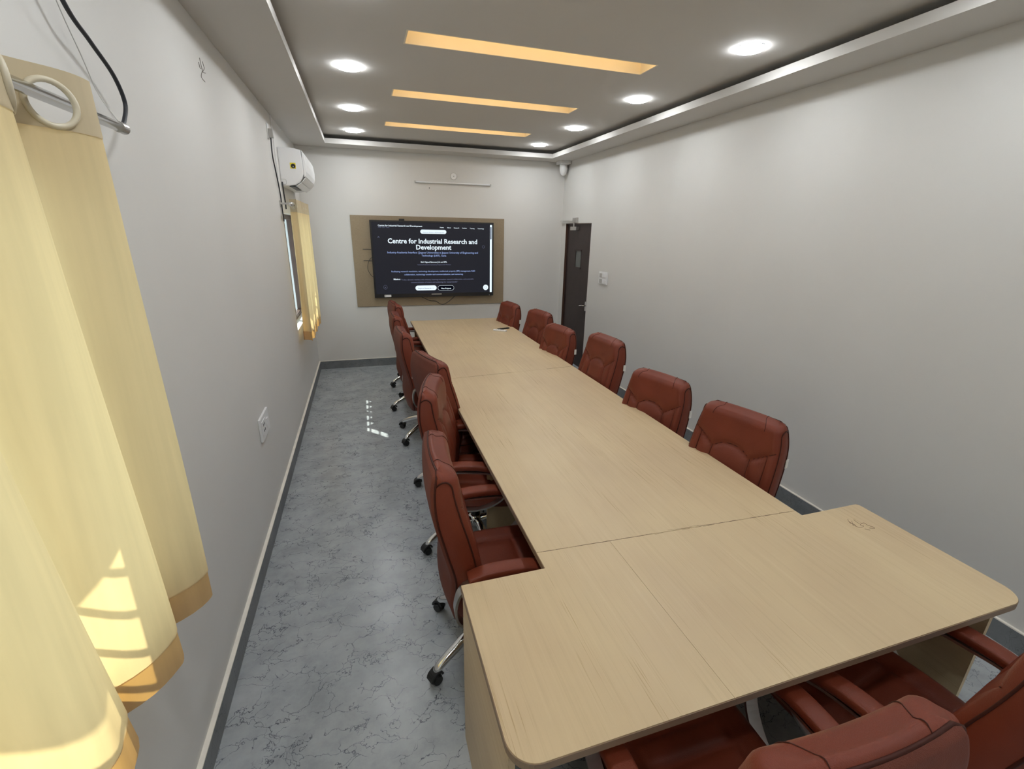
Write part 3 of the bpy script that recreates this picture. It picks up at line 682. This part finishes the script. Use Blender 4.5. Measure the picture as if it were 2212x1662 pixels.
def vz(j):                                           # denser rows at top and bottom
    t = j/NV; t = .5-.5*math.cos(PI*t)*(1) if False else t
    return BZ0+(BZ1-BZ0)*(t+.035*math.sin(2*PI*t)*-1)
def ux(i):
    t = -1+2*i/NU; return math.copysign(abs(t)**.9, t)
def front_pt(i, j):
    z = vz(j); u = ux(i); h = hw(z); x = u*h
    y = spline_tab(FRONT, z)
    d = min((1-abs(u))*h, (z-BZ0)); r = .024
    if d < r: y -= (r-math.sqrt(max(0, r*r-(r-d)**2)))
    d = BZ1-z; r = .050                              # the front leather rolls over the top
    if d < r: y -= (r-math.sqrt(max(0, r*r-(r-d)**2)))
    y += .012*(u*u) - .010*(1-u*u)*0                 # slight wrap
    g = min(segd(x, z, a, b) for a, b in GRV)
    fd = smooth(((1-abs(u))*h)/.035)
    y += fd*(-.012*math.exp(-(g/.0060)**2)+.010*(1-math.exp(-(g/.032)**2)))
    y += .004*math.exp(-((z-.72)/.05)**2)*(1-u*u)
    return Vector((x, y+SH, z))
def rear_pt(i, j):
    z = vz(j); u = ux(i); h = hw(z)*.995; x = u*h
    y = spline_tab(REAR, z); d = min((1-abs(u))*h, (BZ1-z), (z-BZ0)); r = .014
    y -= (.012+.022*math.exp(-((z-.52)/.16)**2))*(1-u*u)
    if d < r: y += (r-math.sqrt(max(0, r*r-(r-d)**2)))
    return Vector((x, y+SH, z))
LOOP = [(i, 0) for i in range(NU)]+[(NU, j) for j in range(NV)]+[(i, NV) for i in range(NU, 0, -1)]+[(0, j) for j in range(NV, 0, -1)]
def grid_faces(bm, G, flip):
    for j in range(NV):
        for i in range(NU):
            q = (G[i][j], G[i+1][j], G[i+1][j+1], G[i][j+1]); bm.faces.new(q if flip else q[::-1])
def make_chair():
    t = empty('office_chair')
    # backrest: front, rolled over the top, side gussets
    bm = bmesh.new(); G = [[bm.verts.new(front_pt(i, j)) for j in range(NV+1)] for i in range(NU+1)]; grid_faces(bm, G, False)
    fl = [G[i][j] for i, j in LOOP]; rl = []; prev = fl
    for k in range(1, 5):
        s = k/4; cur = []
        for (i, j) in LOOP:
            a, b = front_pt(i, j), rear_pt(i, j); p = a.lerp(b, s)
            bul = math.sin(PI*s)*.012; cxy = Vector((p.x, 0, p.z-.72)); 
            p += Vector((math.copysign(bul*.6, p.x) if i in (0, NU) else 0, 0, bul*(1-abs(ux(i))**6) if j == NV else (-bul*.5 if j == 0 else 0)))
            cur.append(bm.verts.new(p))
        n = len(cur)
        for q in range(n): bm.faces.new((prev[q], prev[(q+1) % n], cur[(q+1) % n], cur[q]))
        prev = cur
    bmesh.ops.recalc_face_normals(bm, faces=bm.faces[:])
    back = link('backrest', bm, M_leather, t, True)
    def on_front(x, z):
        j = min(range(NV+1), key=lambda q: abs(vz(q)-z)); i = min(range(NU+1), key=lambda q: abs(ux(q)*hw(vz(j))-x)); return Vector((x, front_pt(i, j).y+.0006, z))
    def stitch(line, n=6):
        p = []
        for (ax, az), (bx_, bz_) in zip(line, line[1:]): p += [(lerp(ax, bx_, k/n), lerp(az, bz_, k/n)) for k in range(n)]
        p.append(line[-1]); q = [on_front(*v) for v in p]
        for _ in range(3):
            for k in range(1, len(q)-1): q[k] = Vector((q[k].x, (q[k-1].y+q[k].y*2+q[k+1].y)/4, q[k].z))
        bm = bmesh.new(); tube(bm, q, .0019, 5); link('seam', bm, M_piping, back, True)
    stitch([(-.232, .938), (-.110, .855)]); stitch([(.232, .938), (.110, .855)]); stitch(ARCH, 4)
    stitch([(-.110, .855), (-.130, .40)], 16); stitch([(.110, .855), (.130, .40)], 16); stitch([(-.195, .912), (-.205, .42)], 16); stitch([(.195, .912), (.205, .42)], 16)
    bm = bmesh.new(); G = [[bm.verts.new(rear_pt(i, j)) for j in range(NV+1)] for i in range(NU+1)]; grid_faces(bm, G, True)
    rc = link('rear_cover', bm, M_leatherb, t, True); rc['label'] = 'matte brown cloth cover on the back of the chair'
    bm = bmesh.new(); tube(bm, [rear_pt(i, j) for i, j in LOOP[::2]], .0046, 6, closed=True); link('piping', bm, M_piping, back, True)
    for i_ in (0, NU):                               # side seams run up the gusset and arch back to the rear edge
        pts = [front_pt(i_, j)+Vector((0, -.001, 0)) for j in range(2, NV-5, 2)]
        j1 = NV-5; a, b = front_pt(i_, j1), rear_pt(i_, j1); sx = math.copysign(.006, a.x)
        pts += [a.lerp(b, .12)+Vector((sx*.6, 0, .006)), a.lerp(b, .4)+Vector((sx, 0, .018)), a.lerp(b, .75)+Vector((sx*.7, 0, .012)), b+Vector((0, 0, -.004))]
        bm = bmesh.new(); tube(bm, catmull(pts, 2), .0036, 6); link('piping', bm, M_piping, back, True)
    for sx in (-.150, .150):                         # cross seams over the rolled top
        ii = min(range(NU+1), key=lambda q: abs(ux(q)*hw(1.04)-sx)); pts = [front_pt(ii, j)+Vector((0, .0005, .0002)) for j in range(NV-5, NV+1)]
        a, b = front_pt(ii, NV), rear_pt(ii, NV); pts += [a.lerp(b, .3)+Vector((0, 0, .010)), a.lerp(b, .6)+Vector((0, 0, .012)), b]
        bm = bmesh.new(); tube(bm, catmull(pts, 2), .0013, 5); link('seam', bm, M_piping, back, True)
    bx('care_tag', M_tag, -.255, -.2515, -.372+SH, -.350+SH, .845, .895, back)
    # seat
    bm = bmesh.new(); nu, nv = 34, 34; HX, Y0, Y1, ZS = .252, -.235+SH, .265+SH, .475
    def seat(i, j, top):
        a = -1+2*i/nu; b = -1+2*j/nv
        x = a*HX*math.sqrt(1-.18*b*b*abs(b)); y = (Y0+Y1)/2+b*(Y1-Y0)/2*math.sqrt(1-.16*a*a*abs(a))
        d = min(1-abs(a), 1-abs(b))*.25
        if top:
            z = ZS-.0; r = .045
            if d < r: z -= (r-math.sqrt(max(0, r*r-(r-d)**2)))
            z -= .02*max(0, b)**4
            z += .012*abs(a)**2
            gg = min(abs(x-.145), abs(x+.145)); g2 = min(abs(y-(.03+SH)), abs(y-(.12+SH))) if abs(x) < .145 else 9
            g_ = min(gg, g2)
            z += -.010*math.exp(-(g_/.006)**2)+.006*(1-math.exp(-(g_/.03)**2))
        else: z = ZS-.105+(.01 if d < .01 else 0)
        return Vector((x, y, z))
    T = [[bm.verts.new(seat(i, j, True)) for j in range(nv+1)] for i in range(nu+1)]
    Bt = [[bm.verts.new(seat(i, j, False)) for j in range(nv+1)] for i in range(nu+1)]
    for i in range(nu):
        for j in range(nv):
            bm.faces.new((T[i][j], T[i+1][j], T[i+1][j+1], T[i][j+1])); bm.faces.new((Bt[i][j], Bt[i][j+1], Bt[i+1][j+1], Bt[i+1][j]))
    lp = [(i, 0) for i in range(nu)]+[(nu, j) for j in range(nv)]+[(i, nv) for i in range(nu, 0, -1)]+[(0, j) for j in range(nv, 0, -1)]
    for q in range(len(lp)):
        (a, b), (c_, d_) = lp[q], lp[(q+1) % len(lp)]; bm.faces.new((T[a][b], Bt[a][b], Bt[c_][d_], T[c_][d_]))
    st = link('seat', bm, M_leather, t, True)
    bm = bmesh.new(); tube(bm, [seat(i, j, True)+Vector((0, 0, -.004)) for i, j in lp[::2]], .0045, 6, closed=True); link('piping', bm, M_piping, st, True)
    # armrests: padded top on a flat aluminium loop
    for s in (-1, 1):
        X = .292*s; Yr = -.265+SH
        loop = [(X*.93, Yr-.01, .600), (X, Yr+.06, .637), (X, Yr+.16, .640), (X, Yr+.28, .632), (X, Yr+.37, .600), (X, Yr+.395, .55), (X*.97, Yr+.365, .47), (X*.93, Yr+.29, .405), (X*.90, Yr+.18, .370), (X*.90, Yr+.05, .385), (X*.95, Yr-.025, .430), (X*.99, Yr-.050, .50), (X*.99, Yr-.040, .57)]
        P_ = catmull(loop+[loop[0]], 5)[:-1]
        bm = bmesh.new(); sec = [(.022, .005), (.022, -.005), (-.022, -.005), (-.022, .005)]
        tube(bm, P_, 1, closed=True, section=sec, upv=(1, 0, 0)); ar = link('armrest', bm, M_alu, t)
        bm = bmesh.new(); pts = catmull([(X, Yr+.005, .648), (X, Yr+.07, .668), (X, Yr+.16, .674), (X, Yr+.25, .668), (X, Yr+.335, .645), (X, Yr+.375, .620)], 5)
        w_, h_ = .034, .019; sec = [(w_*math.copysign(abs(math.cos(a))**.45, math.cos(a)), h_*math.copysign(abs(math.sin(a))**.55, math.sin(a))) for a in [2*PI*k/16 for k in range(16)]]
        tube(bm, pts, 1, section=sec, upv=(1, 0, 0)); link('arm_pad', bm, M_leather, ar, True)
    # mechanism, gas lift
    bm = bmesh.new(); box(bm, -.09, .09, -.12+SH, .12+SH, .335, .372, .006); tube(bm, [(.09, .05, .35), (.2, .06, .345), (.25, .06, .345)], .006, 8); link('tilt_mechanism', bm, M_black, t)
    bm = bmesh.new(); cyl(bm, (0, 0, .155), (0, 0, 1), .027, .026, .10, 20); cyl(bm, (0, 0, .255), (0, 0, 1), .016, .016, .09, 16); gl = link('gas_lift', bm, M_black, t, False)
    bm = bmesh.new(); lathe(bm, (0, 0, 0), [(.030, .07), (.042, .075), (.048, .10), (.046, .135), (.036, .155), (.030, .158)], 24); hb = link('star_hub', bm, M_chrome, t, True)
    for k in range(5):
        a = 2*PI*k/5; c_, s_ = math.cos(a), math.sin(a)
        prof_ = [(.035, .118), (.10, .142), (.18, .145), (.25, .122), (.332, .085), (.352, .062)]
        pts = catmull([(r*c_, r*s_, z) for r, z in prof_], 4); m_ = len(pts)
        bm = bmesh.new(); tube(bm, pts, [.027-.008*i/m_ for i in range(m_)], 12); lg = link('leg', bm, M_chrome, t, True); lg['leg_no'] = k
        bm = bmesh.new(); cc_ = Vector((.358*c_, .358*s_, .028)); tdir = Vector((-s_, c_, 0))
        for o_ in (-1, 1): cyl(bm, cc_+tdir*(.006*o_), tdir*o_, .027, .022, .018, 18)
        A = []
        hood = catmull([(.331*c_, .331*s_, .048), (.341*c_, .341*s_, .066), (.358*c_, .358*s_, .070), (.381*c_, .381*s_, .055), (.388*c_, .388*s_, .034)], 3)
        tube(bm, hood, 1, section=[(.021, .005), (.021, -.005), (-.021, -.005), (-.021, .005)], upv=tuple(tdir)); cyl(bm, (.352*c_, .352*s_, .045), (0, 0, 1), .012, .010, .03, 12)
        link('caster', bm, M_rubber, lg)
    return t
BASEP = {'star_hub', 'leg'}
CH = make_chair()
def children(o): return [c for c in bpy.data.objects if c.parent == o]
KIDS = [(c, children(c)) for c in children(CH)]
first = True
def place_chair(x, y, ang, dz, label, group, base_rot=0):
    """ang: facing direction, degrees from world +Y, counter-clockwise"""
    global first
    if first: r = CH; first = False; kids = KIDS
    else:
        r = CH.copy(); COL.objects.link(r); kids = []
        for c, gs in KIDS:
            k = c.copy(); COL.objects.link(k); k.parent = r; gg = []
            for g_ in gs: h = g_.copy(); COL.objects.link(h); h.parent = k; gg.append(h)
            kids.append((k, gg))
    r.location = (x, y, 0); r.rotation_euler = (0, 0, math.radians(ang)); r['label'] = label; r['category'] = 'chair'; r['group'] = group
    for k, gg in kids:
        nm = k.name.split('.')[0]
        if nm in ('leg', 'star_hub'): k.rotation_euler = (0, 0, math.radians(base_rot-ang)); k.location = (0, 0, 0)
        elif nm == 'gas_lift': k.location = (0, 0, 0); k.scale = (1, 1, 1+dz/.19 if dz > 0 else 1+dz/.19); k.location.z = -.155*dz/.19
        else: k.location = (0, 0, dz)
    return r
OFF = .28
def by_top(mx, my, facing_deg, z, label, group, base):
    """mx,my: midpoint of the rear top edge; facing_deg measured from world +X"""
    a = math.radians(facing_deg); return place_chair(mx+OFF*math.cos(a), my+OFF*math.sin(a), facing_deg-90, z-1.09, label, group, base)
GL, GR, GN = 'chairs along the left side of the table', 'chairs along the right side of the table', 'chairs at the near end of the table'
by_top(.912, 1.735, -3, 1.09, 'russet leather office chair on the left of the table, nearest the camera', GL, 205)
by_top(1.010, 2.650, -15, 1.08, 'left-side russet chair turned towards the camera, second from the camera', GL, 200)
by_top(1.070, 3.175, 16, 1.10, 'left-side russet chair turned to show its broad back, third from the camera', GL, 175)
by_top(.969, 4.230, 4, 1.08, 'left-side russet chair, fourth from the camera, with casters showing in the aisle', GL, 215)
by_top(.965, 5.080, 1, 1.08, 'left-side russet chair second from the screen wall, mostly hidden', GL, 200)
by_top(1.012, 5.880, 7, 1.08, 'left-side russet chair farthest from the camera, by the screen wall', GL, 200)
by_top(2.640, 1.850, 196, 1.04, 'right-side russet chair nearest the camera, largest back on that side', GR, 10)
by_top(2.620, 2.590, 196, 1.025, 'right-side russet chair second from the camera', GR, 0)
by_top(2.665, 3.450, 185, 1.10, 'right-side russet chair third from the camera, standing tall', GR, 20)
by_top(2.590, 4.280, 190, 1.03, 'right-side russet chair in front of the dark door', GR, 0)
by_top(2.700, 5.150, 190, 1.04, 'right-side russet chair second from the far end', GR, 0)
by_top(2.560, 5.900, 188, 1.03, 'right-side russet chair at the far end beside the screen board', GR, 0)
by_top(1.505, .345, 89, 1.09, 'russet chair at the near table end, its rolled back top in the bottom corner', GN, 20)
by_top(2.300, .372, 99, 1.09, 'russet chair at the near table end cut by the right edge of the photo', GN, 0)
